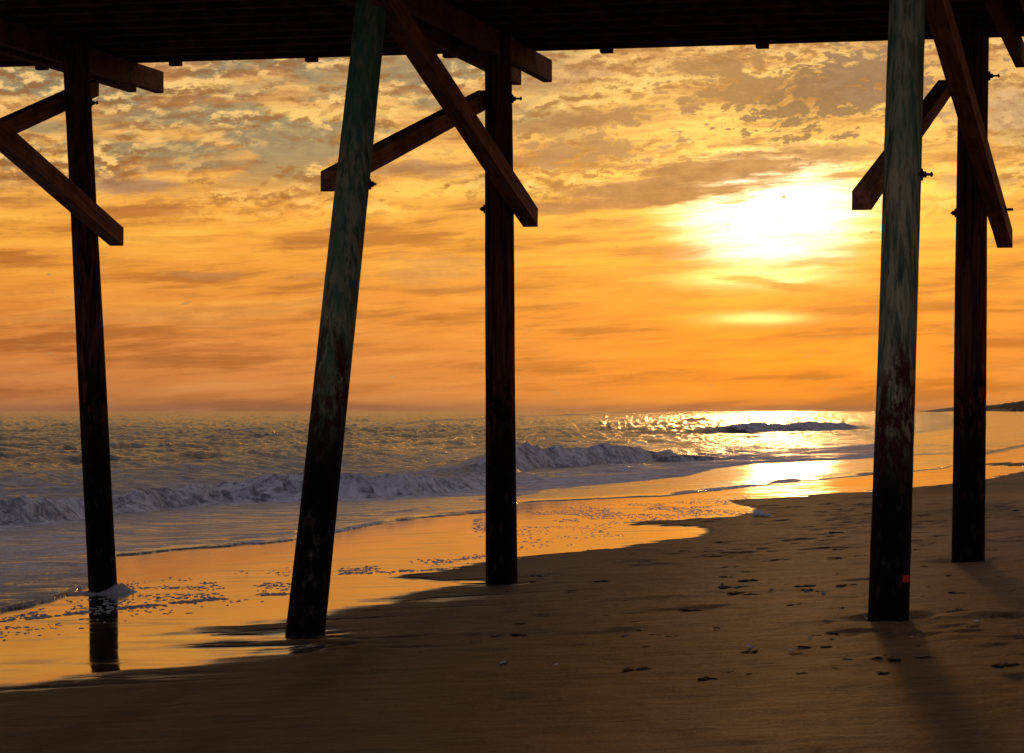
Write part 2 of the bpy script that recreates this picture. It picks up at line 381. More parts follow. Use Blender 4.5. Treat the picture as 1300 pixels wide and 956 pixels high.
AP=front([(-500,760),(-100,700),(0,686),(60,679),(104,674),(145,667),(260,655),(379,645),(431,641),(500,638),(543,634),(613,630),(655,627),(720,620),(800,613),(868,606),(905,596),(960,589),(1060,585),(1130,580),(3000,530)],2,80)
film+=.03*sst(0,1.5,AP)
ripp=(fbm(X*1.2,Y*.9,90,4)-.5)*.022*sst(3,25,dF)
apf=sst(0,2,AP)*(1-sst(10,26,AP))
z=z*np.where(AP>0,1,sst(-20,0,AP)*.5)
zz=np.maximum(z,g+film+ripp)
filmw=1-sst(.05,.4,zz-g)
zz=np.where(dF>0,zz,g-.08)
# foam: on aprons, along the lips of each sheet
foam=np.maximum(foam,apf*(.25+.55*fbm(X*.6,Y*.25,91,4)))
foam=np.maximum(foam,.75*np.exp(-(AP/2.2)**2))
foam=np.maximum(foam,.62*np.exp(-((dF-.8)/1.3)**2)*sst(.35,.6,fbm(X*1.1,Y*.2,92,3)))
foam=np.maximum(foam,.5*np.exp(-((L2-1)/1.6)**2)*sst(.3,.6,fbm(X*1.1,Y*.2,93,3)))
foam=np.maximum(foam,.42*np.exp(-((L5-1)/1.6)**2))
foam=np.maximum(foam,.36*sst(.52,.66,fbm(X*.35,Y*.16,94,4))*sst(10,40,AP)*(1-sst(-34,-60,u)))
foam=np.maximum(foam,(.10+.42*fbm(X*.9,Y*.3,95,4))*sst(0,6,dF)*(1-sst(115,150,xq))*(AP<0))
foam=np.where(xq>1120,foam*.45,foam)
foam=np.where(dF>0,foam,0)
milk=sst(0,4,dF)*(1-.55*sst(300,620,xq))*(1-.5*sst(620,900,xq))*sst(-30,-12,-np.abs(u+12)*1.0-0)*(.75+.5*(xq<130))
milk=np.clip(milk,0,1)
keep=(dF>-2.5)|((Y>60)&(g<zz+.25)); keep&=(g<zz+.3)|(Y<60)
me=grid_mesh('sea',X,Y,zz,{'foam':foam,'film':filmw,'milk':milk},keep)
tag(obj('sea',me,M_water),kind='structure')
# open sea beyond the fan of view
bm=bmesh.new()
for a,b in ((-1.5708,-.70),(.70,1.5)):
    n=12; R0,R1=14,9000
    for i in range(n):
        t0=a+(b-a)*i/n; t1=a+(b-a)*(i+1)/n
        vs=[bm.verts.new((math.sin(t)*R,math.cos(t)*R,-.35)) for t,R in ((t0,R0),(t1,R0),(t1,R1),(t0,R1))]
        bm.faces.new(vs)
me=bm_mesh(bm,'outer_sea'); o=tag(obj('outer_sea',me,M_water),kind='structure')

# ------------------------------------------------------------------ pier
pier=empty('wooden_pier',(0,0,0))
tag(pier,'dark timber fishing pier on leaning round piles crossing the wet beach','pier')
CAPZ,CAPH=5.233,.22
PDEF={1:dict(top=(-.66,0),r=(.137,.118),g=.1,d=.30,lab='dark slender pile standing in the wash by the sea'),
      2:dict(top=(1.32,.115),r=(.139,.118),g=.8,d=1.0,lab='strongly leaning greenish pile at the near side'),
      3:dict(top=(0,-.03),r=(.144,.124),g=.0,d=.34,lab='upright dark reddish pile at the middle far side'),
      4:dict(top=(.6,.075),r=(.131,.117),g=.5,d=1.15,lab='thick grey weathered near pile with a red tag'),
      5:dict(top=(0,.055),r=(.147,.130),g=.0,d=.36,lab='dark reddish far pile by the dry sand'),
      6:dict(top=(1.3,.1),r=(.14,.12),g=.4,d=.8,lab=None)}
PILES6=dict(PILES); PILES6[6]=(PILES[1][0]-6*SD[0],PILES[1][1]-6*SD[1])
pile_obj={}
def pile_axis(k,zv):
    x,y=PILES6[k]; d=PDEF[k]; z0=float(gz0(us(np.array(x),np.array(y))[0])); f=(zv-z0)/(CAPZ-z0)
    m,sx=d['top']; return Vector((x+SD[0]*m*f+sx*f,y+SD[1]*m*f,zv))
def pile_r(k,zv):
    r0,r1=PDEF[k]['r']; return r0+(r1-r0)*min(max((zv-.4)/5,0),1)
for k in (1,2,3,4,5):
    bm=bmesh.new(); ns=40; zs=np.linspace(-.6,CAPZ+.20,90); rings=[]
    ph=random.random()*9
    for zv in zs:
        c=pile_axis(k,zv); r=pile_r(k,zv); ring=[]
        for j in range(ns):
            a=2*math.pi*j/ns
            rr_=r*(1+.018*math.sin(3*a+ph+zv*.5)+.012*math.sin(5*a-zv*1.3+ph*2)+.012*math.sin(zv*2.1+ph)+ .012*(random.random()-.5))
            ring.append(bm.verts.new((c.x+rr_*math.cos(a),c.y+rr_*math.sin(a),c.z)))
        rings.append(ring)
    for i in range(len(rings)-1):
        for j in range(ns):
            bm.faces.new((rings[i][j],rings[i][(j+1)%ns],rings[i+1][(j+1)%ns],rings[i+1][j]))
    bm.faces.new(rings[-1])
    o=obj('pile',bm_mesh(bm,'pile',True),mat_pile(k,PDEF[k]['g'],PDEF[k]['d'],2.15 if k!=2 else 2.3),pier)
    if PDEF[k]['lab']: o['label']=PDEF[k]['lab']
    pile_obj[k]=o
# cap beams: bottom far corner traced, running back under the deck
def cap(px,py,side,name='cap_beam'):
    D=(CAPZ-EYE)*FOC/(HY-py); p=Vector(((px-CX)/FOC*D,D,CAPZ)); th=.09
    o0=p-AU*th if side>0 else p
    bm=bmesh.new(); frame_box(bm,o0-AS*9.6,AS,AU,AZ,9.6,th,CAPH,.006)
    return obj(name,bm_mesh(bm,name),M_cap,pier)
cap(208,118.4,1); cap(163,117.5,-1)
cap(701,104.5,1); cap(651,108.5,-1)
cap(1289,86,-1); cap(1338,82,1)
# braces: landward bottom edge traced on its vertical plane
def brace(p1,p2,uface,th,vh,ext0=0.,ext1=0.,lab=None):
    a=on_u(p1[0],p1[1],uface); b=on_u(p2[0],p2[1],uface)
    if a.y>b.y: a,b=b,a; ext0,ext1=ext1,ext0
    d=(b-a); L=d.length; d=d/L; a=a-d*ext0; b=b+d*ext1
    bm=bmesh.new()
    n=14; prev=None
    V=[]
    for i in range(n+1):
        p=a.lerp(b,i/n); w=(random.random()-.5)*.004
        V.append([bm.verts.new(p+AU*w),bm.verts.new(p+AZ*(vh+w)),bm.verts.new(p-AU*th+AZ*vh),bm.verts.new(p-AU*(th+w))])
    for i in range(n):
        for j in range(4):
            bm.faces.new((V[i][j],V[i][(j+1)%4],V[i+1][(j+1)%4],V[i+1][j]))
    bm.faces.new(V[0]); bm.faces.new(V[-1])
    es=[e for e in bm.edges if e.calc_face_angle(0)>.8]
    bmesh.ops.bevel(bm,geom=es,offset=.006,segments=1,affect='EDGES')
    # object origin at the lower end with x along the brace, so the grain follows it
    ang=Matrix.Identity(4); xax=(b-a).normalized(); yax=AU; zax=xax.cross(yax).normalized()
    R=Matrix((xax,zax.cross(xax).normalized(),zax)).transposed().to_4x4(); R.translation=a
    bmesh.ops.transform(bm,matrix=R.inverted(),verts=bm.verts[:])
    o=obj('cross_brace',bm_mesh(bm,'cross_brace'),M_brace,pier); o.matrix_local=R
    if lab: o['label']=lab
    return o
brace((683,288),(540,74),-5.76,.14,.17,0,1.7)
brace((428,243),(616,140),-6.18,.13,.155,0,.25)
brace((1285.4,314.6),(1216.5,70),-1.54,.14,.17,0,2.6)
brace((1106,266.6),(1206,124),-1.96,.125,.125,0,.3)
brace((157,312),(20,193),-9.65,.14,.17,0,2.5)
brace((110,129),(17,171.7),-10.07,.13,.155,.32,3.2)
# bolts with square washers and nuts
def bolt(k,side,py,proj=.07):
    x,y=PILES6[k]; D=y
    zv=EYE+(HY-py)/FOC*D
    c=pile_axis(k,zv); zv=EYE+(HY-py)/FOC*c.y; c=pile_axis(k,zv); r=pile_r(k,zv)
    d=AU*side; p=c+d*(r-.015)
    bm=bmesh.new()
    def cyl(p0,p1,rad,n):
        ax=(p1-p0).normalized(); t=AZ; b2=ax.cross(t)
        A=[];B=[]
        for j in range(n):
            a=2*math.pi*j/n; o_=(t*math.cos(a)+b2*math.sin(a))*rad
            A.append(bm.verts.new(p0+o_)); B.append(bm.verts.new(p1+o_))
        for j in range(n): bm.faces.new((A[j],A[(j+1)%n],B[(j+1)%n],B[j]))
        bm.faces.new(A); bm.faces.new(B)
    cyl(p,p+d*.030,.040,4); cyl(p+d*.030,p+d*.052,.021,6); cyl(p+d*.04,p+d*(proj+.02),.0095,8)
    if side>0 and proj>.06: cyl(p+d*(proj+.004),p+d*(proj+.016),.017,6)
    obj('bolt',bm_mesh(bm,'bolt'),M_bolt,pile_obj[k])
bolt(3,1,126,.09); bolt(2,1,234,.05); bolt(3,-1,265,.045); bolt(4,1,222,.075); bolt(5,1,97,.09); bolt(5,-1,270,.045); bolt(1,1,131,.07)
# bolt through the lower end of the landward brace
p=on_u(1276,266,-1.54)
bm=bmesh.new(); frame_box(bm,p-AZ*.03-AS*.03,AS,AU,AZ,.06,.012,.06,.003); frame_box(bm,p-AZ*.012-AS*.012+AU*.012,AS,AU,AZ,.024,.06,.024,.004)
obj('bolt',bm_mesh(bm,'bolt'),M_bolt,pile_obj[5])
# small red tag nailed on the near pile
zt=EYE+(HY-736)/FOC*(PILES[4][1]-.12); c=pile_axis(4,zt); r=pile_r(4,zt)
a0=math.atan2(-1,.93)
dn=Vector((math.cos(a0),math.sin(a0),0)); sd=Vector((-dn.y,dn.x,0))
bm=bmesh.new(); frame_box(bm,c+dn*(r-.004)-sd*.035-AZ*.022,sd,dn,AZ,.07,.014,.046,.006)
mt=mat_plain('red plastic',(.85,.02,.015,1),.35,.5)
t=obj('tag',bm_mesh(bm,'tag'),mt,pile_obj[4]); t['label']='small red tag low on the near pile'
# deck
DZ=CAPZ+CAPH
def edge_pt(px,py):
    D=(DZ-EYE)*FOC/(HY-py); return Vector(((px-CX)/FOC*D,D,DZ))
e0=edge_pt(207,79.6); e1=edge_pt(1129,52)
ax=(e1-e0).normalized(); ay=Vector((-ax.y,ax.x,0))
mid=(e0+e1)/2; LEN=26; st=mid-ax*13
nst=19
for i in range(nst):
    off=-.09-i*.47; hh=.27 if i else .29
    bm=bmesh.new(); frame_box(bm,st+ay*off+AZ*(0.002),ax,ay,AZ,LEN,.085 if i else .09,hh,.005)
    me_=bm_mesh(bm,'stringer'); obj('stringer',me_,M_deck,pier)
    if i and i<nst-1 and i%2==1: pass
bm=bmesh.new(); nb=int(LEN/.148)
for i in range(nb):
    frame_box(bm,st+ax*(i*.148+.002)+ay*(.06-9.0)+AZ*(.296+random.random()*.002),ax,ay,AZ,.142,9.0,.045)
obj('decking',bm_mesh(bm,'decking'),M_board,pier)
# railing posts bolted to the outer stringer, their feet just below it
def post_at(px):
    k=(px-CX)/FOC; t=(k*e0.y-e0.x)/(ax.x-k*ax.y); return t
tt=[post_at(v) for v in (-120,51,221,394,569,769,967,1165)]
for t_ in tt:
    p=e0+ax*t_
    bm=bmesh.new(); frame_box(bm,p-ax*.06+ay*.003-AZ*.030,ax,ay,AZ,.12,.085,1.45,.006)
    obj('railing_post',bm_mesh(bm,'railing_post'),M_deck,pier)
for zz_ in (.75,1.05,1.42):
    bm=bmesh.new(); frame_box(bm,e0+ax*(tt[0]-1)+ay*.092+AZ*zz_,ax,ay,AZ,tt[-1]-tt[0]+2,.04,.12,.004)
    obj('rail',bm_mesh(bm,'rail'),M_deck,pier)

# ------------------------------------------------------------------ foam bubbles drifting on the wet sand (uncountable)
def gz_at(x,y):
    u_=us(np.array(x),np.array(y))[0]
    return float(gz0(u_)+(fbm(np.array([x*.25]),np.array([y*.12]),3,4)[0]-.5)*.035*sst(-14,-2,u_))-.012
bm=bmesh.new(); cnt=0
def bubble(px,py,w,d,h):
    p=on_ground(px,py); z0=gz_at(p.x,p.y); n=7
    a=[bm.verts.new((p.x+w*math.cos(2*math.pi*j/n)*random.uniform(.8,1.2),p.y+d*math.sin(2*math.pi*j/n)*random.uniform(.8,1.2),z0-.004)) for j in range(n)]
    b=[bm.verts.new(v.co*1.0+Vector(((p.x-v.co.x)*.38,(p.y-v.co.y)*.38,h*.8+.004))) for v in a]
    t=bm.verts.new((p.x,p.y,z0+h))
    for j in range(n):
        bm.faces.new((a[j],a[(j+1)%n],b[(j+1)%n],b[j])); bm.faces.new((b[j],b[(j+1)%n],t))
xf=np.array([a for a,b in FR],float); yf=np.array([b for a,b in FR],float)
zones=[(0,370,lambda x:np.interp(x,[0,150,370],[792,765,740]),16,900,1.),(-60,370,lambda x:np.interp(x,[0,150,370],[778,752,730]),9,700,1.),
       (150,372,lambda x:np.interp(x,[150,260,372],[771,760,752]),1.2,260,1.6),
       (0,112,lambda x:np.interp(x,[0,112],[788,775]),1.2,120,1.6),
       (430,640,lambda x:np.interp(x,[430,520,640],[724,716,702]),4,420,1.),(600,960,lambda x:np.interp(x,[600,700,800,960],[664,655,648,640]),12,4200,.9),
       (640,930,lambda x:np.interp(x,[640,800,930],[690,668,648]),12,500,.9),(1060,1250,lambda x:np.interp(x,[1060,1250],[606,603]),4,160,.8),
       (430,620,lambda x:np.interp(x,[430,620],[728,717]),1.2,160,1.3),(660,890,lambda x:np.interp(x,[660,890],[709,682]),1.2,160,1.)]
for x0,x1,fy,spread,n,big in zones:
    for _ in range(n):
        px=random.uniform(x0,x1); py=float(fy(px))+random.gauss(0,1)*spread*.6
        if py<np.interp(px,xf,yf)+7: continue
        if fbm(np.array([px/38.]),np.array([py/5.]),77,3)[0]<.5: continue
        w=random.uniform(.005,.013)*big
        bubble(px,py,w*random.uniform(1.3,3.0),w*2.6,random.uniform(.003,.006)*big)
tag(obj('foam_bubbles',bm_mesh(bm,'foam_bubbles',True),M_foam),'small clumps of leftover sea foam scattered over the wet sand','foam',kind='stuff')
# water thrown up where the wash meets the sea-side pile
c=pile_axis(1,.3)
bm=bmesh.new(); n=64; rings=[]
for k_,(rr_,hh) in enumerate([(.125,.07),(.15,.085),(.18,.07),(.22,.035),(.28,.010),(.36,-.03)]):
    ring=[]
    for j in range(n):
        a=2*math.pi*j/n; lee=.18+.82*max(0,math.cos(a+.25))**2
        nz=.55+.9*float(fbm(np.array([math.cos(a)*3+5]),np.array([math.sin(a)*3+k_*.6]),21,4)[0])
        ring.append(bm.verts.new((c.x+rr_*(.9+.25*lee)*math.cos(a),c.y+rr_*1.0*math.sin(a),gz_at(c.x,c.y)+hh*lee*nz+random.uniform(-.006,.008))))
    rings.append(ring)
for i in range(len(rings)-1):
    for j in range(n): bm.faces.new((rings[i][j],rings[i][(j+1)%n],rings[i+1][(j+1)%n],rings[i+1][j]))
for _ in range(60):
    a=random.gauss(-.2,.9); rr_=random.uniform(.16,.34)
    bmesh.ops.create_icosphere(bm,subdivisions=1,radius=random.uniform(.003,.008),matrix=Matrix.Translation((c.x+rr_*math.cos(a),c.y+rr_*math.sin(a),gz_at(c.x,c.y)+random.uniform(.02,.10))))
tag(obj('water_splash',bm_mesh(bm,'water_splash',True),M_foam),'foamy splash of water at the foot of the sea-side pile','splash')

# ------------------------------------------------------------------ things lying on the sand
M_shell=mat_plain('shell',(.75,.68,.58,1),.35,.5,0,30); M_weed=mat_plain('seaweed',(.010,.007,.005,1),.8,.08,0,80); M_lump=mat_plain('foam lump',(.72,.72,.80,1),.7,.3,0,25)
def sand_z(x,y):
    return gz_at(x,y)+.012+(fbm(np.array([x*1.6+y*.1]),np.array([y*.7]),11,4)[0]-.5)*.012
# clump of foam: two lumps
for (px,py,w,h,lab) in [(963,655,.155,.075,'larger rounded white foam clump on the wet sand edge'),(974,655,.09,.035,'smaller flat white foam clump beside the larger one')]:
    p=on_ground(px,py); bm=bmesh.new(); bmesh.ops.create_icosphere(bm,subdivisions=4,radius=1)
    for v in bm.verts:
        nn=float(fbm(np.array([v.co.x*2.2+5]),np.array([v.co.y*2.2+v.co.z*1.7+px]),31,4)[0]); v.co*=(.7+.6*nn)
        v.co=Vector((v.co.x*w*.55,v.co.y*w*.6,max(v.co.z,-.25)*h))
    tag(obj('foam_clump',bm_mesh(bm,'foam_clump',True),M_lump,loc=(p.x,p.y,sand_z(p.x,p.y)+h*.15)),lab,'foam clump')
# shells: a ribbed fan shaped half dome
def shell_mesh():
    bm=bmesh.new(); nr,na=6,19; ring0=bm.verts.new((0,0,.3)); prev=None
    for i in range(1,nr+1):
        t=i/nr; ring=[]
        for j in range(na):
            a=math.pi*(.12+.76*j/(na-1)); rr_=t*(1+.05*(1 if j%2 else -1)*t)
            ring.append(bm.verts.new((rr_*math.cos(a)*.62,rr_*math.sin(a)-.4,.42*math.sin(math.pi*(.35+.65*t))*(math.sin(math.pi*j/(na-1))*.6+.4)+ (.03 if j%2 else 0)*t-.02)))
        if prev is None:
            for j in range(na-1): bm.faces.new((ring0,ring[j],ring[j+1]))
        else:
            for j in range(na-1): bm.faces.new((prev[j],prev[j+1],ring[j+1],ring[j]))
        prev=ring
    return bm_mesh(bm,'shell',True)
shm=shell_mesh(); shm.materials.append(M_shell)
first=None
for i,(px,py,w) in enumerate([(917,743,.03),(979,750,.028),(1023,752,.030),(1045,754,.034),(1100,786,.018),(1157,810,.02),(951,820,.03),(1003,825,.025),(1028,811,.022),(1043,665,.03),(706,843,.02),(640,842,.03),(1240,791,.03),(1073,681,.02),(790,751,.02)]):
    p=on_ground(px,py); o=bpy.data.objects.new('shell',shm); C.objects.link(o)
    o.location=(p.x,p.y,sand_z(p.x,p.y)+.002); o.scale=(w*1.2,w*1.6,w*1.3); o.rotation_euler=(0.25*random.uniform(-1,1),.2*random.uniform(-1,1),random.uniform(0,6))
    tag(o,'tiny pale seashell lying on the dark dry sand','seashell','seashells scattered on the dry sand')
# seaweed scraps: twisted ribbons with a few lobes
def weed_mesh(seed):
    r=random.Random(seed); bm=bmesh.new()
    for b in range(5):
        a=r.uniform(-.5,.5)+(math.pi if b%2 else 0); x=y=0; L=r.uniform(.5,1); n=9; prev=None
        for i in range(n+1):
            t=i/n; wd=.16*math.sin(math.pi*min(1,t*.9+.1))+.02; h=.10*math.sin(math.pi*t)*r.uniform(.5,1.3)
            nx,ny=-math.sin(a),math.cos(a)
            cur=[bm.verts.new((x+nx*wd,y+ny*wd,h*.3)),bm.verts.new((x,y,h+.07)),bm.verts.new((x-nx*wd,y-ny*wd,h*.3))]
            if prev:
                bm.faces.new((prev[0],prev[1],cur[1],cur[0])); bm.faces.new((prev[1],prev[2],cur[2],cur[1])); bm.faces.new((prev[2],prev[0],cur[0],cur[2]))
            prev=cur; x+=math.cos(a)*L/n; y+=math.sin(a)*L/n; a+=r.uniform(-.35,.35)
    return bm_mesh(bm,'seaweed_scrap',True)
wms=[weed_mesh(i) for i in range(5)]
for w_ in wms: w_.materials.append(M_weed)
scr=[(917,746,.05),(930,747,.11),(935,754,.08),(952,755,.06),(1003,666-7,.03),(1003,659,.035),(1010,683,.03),(928,721,.07),(951,737,.08),(925,733,.06),(953,710,.05),(975,714,.04),(1020,745,.08),(1026,749,.05),(1034,751,.05),
(1000,742,.03),(948,727,.04),(995,690,.04),(1078,744,.08),(1060,822,.06),(1093,707,.05),(1060,680,.05),(1165,699,.05),(1260,700,.06),(1290,684,.07),(1174,721,.04),(1210,732,.06),(1196,736,.03),(1180,746,.03),(1216,753,.05),(1062,812,.05),
(1180,835,.05),(1275,845,.07),(1235,733,.04),(980,700,.04),(1172,655,.06),(1193,656,.05),(1290,648,.06),(1265,643,.05),(1275,642,.04),(1055,640,.06),(680,732,.06),(632,807,.05),(1010,768,.05),(870,700,.06),(1255,786,.03),(900,700,.05)]
r3=random.Random(12)
def dry_spot():
    while True:
        py=625+ (860-625)*r3.random()**1.3; px=r3.uniform(520,1300)
        if px>np.interp(py,wy,wx)+40 and all(abs(px-a)>34 or abs(py-b)>14 for a,b in ((1128,785),(1229,713),(636,737))): return px,py
for _ in range(95):
    a_,b_=dry_spot(); scr.append((a_,b_,r3.choice((.02,.025,.03,.03,.04,.05,.07))*(1.0 if b_>680 else 1.5)))
for i,(px,py,w) in enumerate(scr):
    p=on_ground(px,py); o=bpy.data.objects.new('seaweed_scrap',wms[i%5]); C.objects.link(o)
    o.location=(p.x,p.y,sand_z(p.x,p.y)-.002); o.scale=(w*1.45,w*5.5,w*.85); o.rotation_euler=(0,0,random.uniform(-.5,.5))
    tag(o,'small dark seaweed scrap on the dry sand','seaweed','seaweed scraps scattered on the dry sand')

# ------------------------------------------------------------------ far dunes with scrub, and two walkers
M_dune=mat_plain('far dune',(.20,.15,.10,1),.95,.05,0,.05); M_scrub=mat_plain('dune scrub',(.05,.055,.03,1),.9,.05,0,.3)
def dune(name,s0,s1,u0,wid,hgt,seed,lab=None):
    nu,nsx=24,160
    A,B=np.meshgrid(np.linspace(0,1,nu),np.linspace(s0,s1,nsx)); uu=u0+A*wid
    ur=uu-curve_off(B); x=ur*UD[0]+B*SD[0]; y=ur*UD[1]+B*SD[1]
    zz=gz0(uu)-.4+hgt*np.sin(np.pi*A)**.7*(.35+.9*fbm(B*.013,A*3,seed,4))*sst(s0,s0+(s1-s0)*.2,B)
    o=obj(name,grid_mesh(name,x,y,zz),M_dune); return tag(o,kind='structure'),x,y,zz
o,dx,dy,dz=dune('dunes',1350,3000,16,70,6.5,5)
o2,_,_,_=dune('far_shore',3400,8000,-60,300,9,9)
bm=bmesh.new(); r=random.Random(4)
for _ in range(900):
    i=r.randrange(5,150); j=r.randrange(2,20); h=r.uniform(.5,1.5)
    c=Vector((dx[i,j]+r.uniform(-5,5),dy[i,j]+r.uniform(-5,5),dz[i,j]+h*.3))
    b0=len(bm.verts)
    res=bmesh.ops.create_icosphere(bm,subdivisions=1,radius=1)
    for v in res['verts']: v.co=c+Vector((v.co.x*h*2.2,v.co.y*h*2.2,v.co.z*h))*r.uniform(.75,1.2)
tag(obj('dune_scrub',bm_mesh(bm,'dune_scrub'),M_scrub),'low scrub covering the far dunes','scrub',kind='stuff')

def person(px,py,Yd,lab,cloth,mirror=1):
    p=on_z(px,py,.9); k=(px-CX)/FOC; x=k*Yd; zg=float(gz0(us(np.array(x),np.array(Yd))[0]))-.02
    J={'pel':(0,0,.92),'ch':(0,0,1.35),'nk':(0,0,1.50),'hd':(0,.0,1.64),'tp':(0,0,1.74),'ls':(-.18,0,1.42),'le':(-.25,.03,1.15),'lh':(-.24,-.06,.90),'rs':(.18,0,1.42),'re':(.25,-.03,1.15),'rh':(.25,.08,.90),
       'lhip':(-.09,0,.88),'lk':(-.11,-.12,.48),'lf':(-.12,.02,.06),'rhip':(.09,0,.88),'rk':(.11,.12,.48),'rf':(.12,.22,.06),'lt':(-.12,-.14,.03),'rt':(.12,.08,.03)}
    R={'pel':.13,'ch':.15,'nk':.06,'hd':.10,'tp':.08,'ls':.065,'le':.045,'lh':.04,'rs':.065,'re':.045,'rh':.04,'lhip':.09,'lk':.06,'lf':.045,'rhip':.09,'rk':.06,'rf':.045,'lt':.035,'rt':.035}
    E=[('pel','ch'),('ch','nk'),('nk','hd'),('hd','tp'),('ch','ls'),('ls','le'),('le','lh'),('ch','rs'),('rs','re'),('re','rh'),('pel','lhip'),('lhip','lk'),('lk','lf'),('lf','lt'),('pel','rhip'),('rhip','rk'),('rk','rf'),('rf','rt')]
    ks=list(J); me=bpy.data.meshes.new('person'); me.from_pydata([(J[q][0]*mirror,J[q][1],J[q][2]) for q in ks],[(ks.index(a),ks.index(b)) for a,b in E],[])
    o=obj('person',me,mat_plain('clothing',cloth,.9,.1),loc=(x,Yd,zg)); mod=o.modifiers.new('Skin','SKIN'); 
    for i,q in enumerate(ks): me.skin_vertices[0].data[i].radius=(R[q],R[q]); me.skin_vertices[0].data[i].use_root=(q=='pel')
    o.modifiers.new('Sub','SUBSURF').levels=1
    return tag(o,lab,'person','walkers far along the beach')
try:
    person(1288.5,524,1040,'left one of two tiny people walking far along the beach',(.05,.04,.05,1))
    person(1296.5,523,1120,'right one of two tiny people walking far along the beach',(.10,.07,.05,1),-1)
except Exception as ex:
    print('person failed',ex)

# ------------------------------------------------------------------ sky
w=bpy.data.worlds.new('World'); S.world=w; w.use_nodes=True
N=NT(w.node_tree)
tc=N.new('ShaderNodeTexCoord'); D=tc.outputs['Generated']; dx_,dy_,dz_=N.sep(D)
az=N.m('ARCTAN2',dx_,dy_); hor=N.m('SQRT',N.m('ADD',N.m('MULTIPLY',dx_,dx_),N.m('MULTIPLY',dy_,dy_)))
el=N.m('ARCTAN2',dz_,hor)
U=N.m('MULTIPLY',az,3500/100.)            # hundreds of arc units right of north
V=N.m('MULTIPLY',N.m('ABSOLUTE',el),3500/100.)   # same units above the horizon
def Ux(px): return (math.atan2(px-650,3500))*35.
def Vy(py): return (math.atan2(521-py,3500))*35.
# distance to the sun in the same units
su,sv=Ux(992),Vy(272)
UV=N.comb(U,V)
warp=N.noise(UV,.9,4,.55,0,True)
wx_,wy_,_=N.sep(warp)
Uw=N.m('ADD',U,N.m('MULTIPLY',N.m('SUBTRACT',wx_,.5),.5)); Vw=N.m('ADD',V,N.m('MULTIPLY',N.m('SUBTRACT',wy_,.5),N.mapr(V,.8,3.,.07,.20)))
tilt=N.m('SUBTRACT',Vw,N.m('MULTIPLY',Uw,.05))
streak=N.noise(N.comb(N.m('MULTIPLY',Uw,.30),N.m('MULTIPLY',tilt,3.0)),1,6,.62,0.)
streak2=N.noise(N.comb(N.m('MULTIPLY',Uw,.9),N.m('MULTIPLY',tilt,9.),3.3),1,5,.62,0.)
puff=N.noise(N.comb(N.m('MULTIPLY',Uw,3.0),N.m('MULTIPLY',tilt,6.6),7.),1,6,.64,0.)
puffbig=N.noise(N.comb(N.m('MULTIPLY',Uw,.55),N.m('MULTIPLY',tilt,1.7),11.),1,5,.58,0.)
Vn=N.m('DIVIDE',V,5.5)
baseL=N.ramp(Vn,[(0,lin((190,122,78))),(.10,lin((205,130,78))),(.22,lin((222,142,68))),(.33,lin((236,160,66))),(.42,lin((247,176,72))),(.55,lin((240,178,92))),(.72,lin((232,182,112))),(1.,lin((216,172,118)))])
baseR=N.ramp(Vn,[(0,lin((236,140,36))),(.10,lin((240,140,20))),(.22,lin((243,146,16))),(.36,lin((248,166,30))),(.5,lin((255,200,80))),(.65,lin((252,200,105))),(.8,lin((240,190,115))),(1.,lin((228,182,122)))])
du=N.m('SUBTRACT',U,su); dv=N.m('SUBTRACT',V,sv)
near=N.m('EXPONENT',N.m('MULTIPLY',N.m('ADD',N.m('POWER',N.m('DIVIDE',du,3.0),2.),N.m('MULTIPLY',dv,0.)),-1.))
base=N.mix(near,baseL,baseR)
def glow(cx,cy,rx,ry,p=1.,rag=None):
    a=N.m('DIVIDE',N.m('SUBTRACT',Uw,cx),rx); b=N.m('DIVIDE',N.m('SUBTRACT',Vw,cy),ry)
    q=N.m('ADD',N.m('MULTIPLY',a,a),N.m('MULTIPLY',b,b))
    if rag is not None: q=N.m('MAXIMUM',N.m('ADD',q,N.m('MULTIPLY',N.m('SUBTRACT',rag,.5),1.1)),0.)
    if p!=1.: q=N.m('POWER',q,p)
    return N.m('EXPONENT',N.m('MULTIPLY',q,-1.))
def blob(px,py,rx,ry,tl=0.,lo=.35,hi=.62,nz=None,amt=.7):
    a=N.m('SUBTRACT',Uw,Ux(px)); b=N.m('SUBTRACT',N.m('SUBTRACT',Vw,Vy(py)),N.m('MULTIPLY',a,tl))
    a=N.m('DIVIDE',a,rx/100.); b=N.m('DIVIDE',b,ry/100.)
    q=N.m('EXPONENT',N.m('MULTIPLY',N.m('ADD',N.m('MULTIPLY',a,a),N.m('MULTIPLY',b,b)),-1.))
    n=nz if nz is not None else streak2
    return N.mapr(N.m('ADD',q,N.m('MULTIPLY',N.m('SUBTRACT',n,.5),amt)),lo,hi)
col=base
tA=N.mapr(puff,.28,.72,0,1,False); tB=N.mapr(streak2,.28,.72,0,1,False); tC=N.m('ADD',N.m('MULTIPLY',tA,.5),N.m('MULTIPLY',tB,.5))
col=N.mix(N.mapr(streak,.48,.62,0.,.9),col,N.mix(1.,col,(.55,.40,.46,1),'MULTIPLY'))
col=N.mix(N.mapr(streak,.48,.36,0.,.7),col,N.mix(1.,col,(1.12,1.32,1.4,1),'MULTIPLY'))
col=N.mix(N.mapr(streak2,.50,.66,0.,.5),col,N.mix(1.,col,(.70,.58,.62,1),'MULTIPLY'))
col=N.mix(N.mapr(streak2,.48,.36,0.,.4),col,N.mix(1.,col,(1.1,1.28,1.3,1),'MULTIPLY'))
hi_=N.mapr(V,2.5,3.3)
gap=N.m('MULTIPLY',N.mapr(puffbig,.44,.56),N.m('MULTIPLY',hi_,N.mapr(near,.7,.1)))
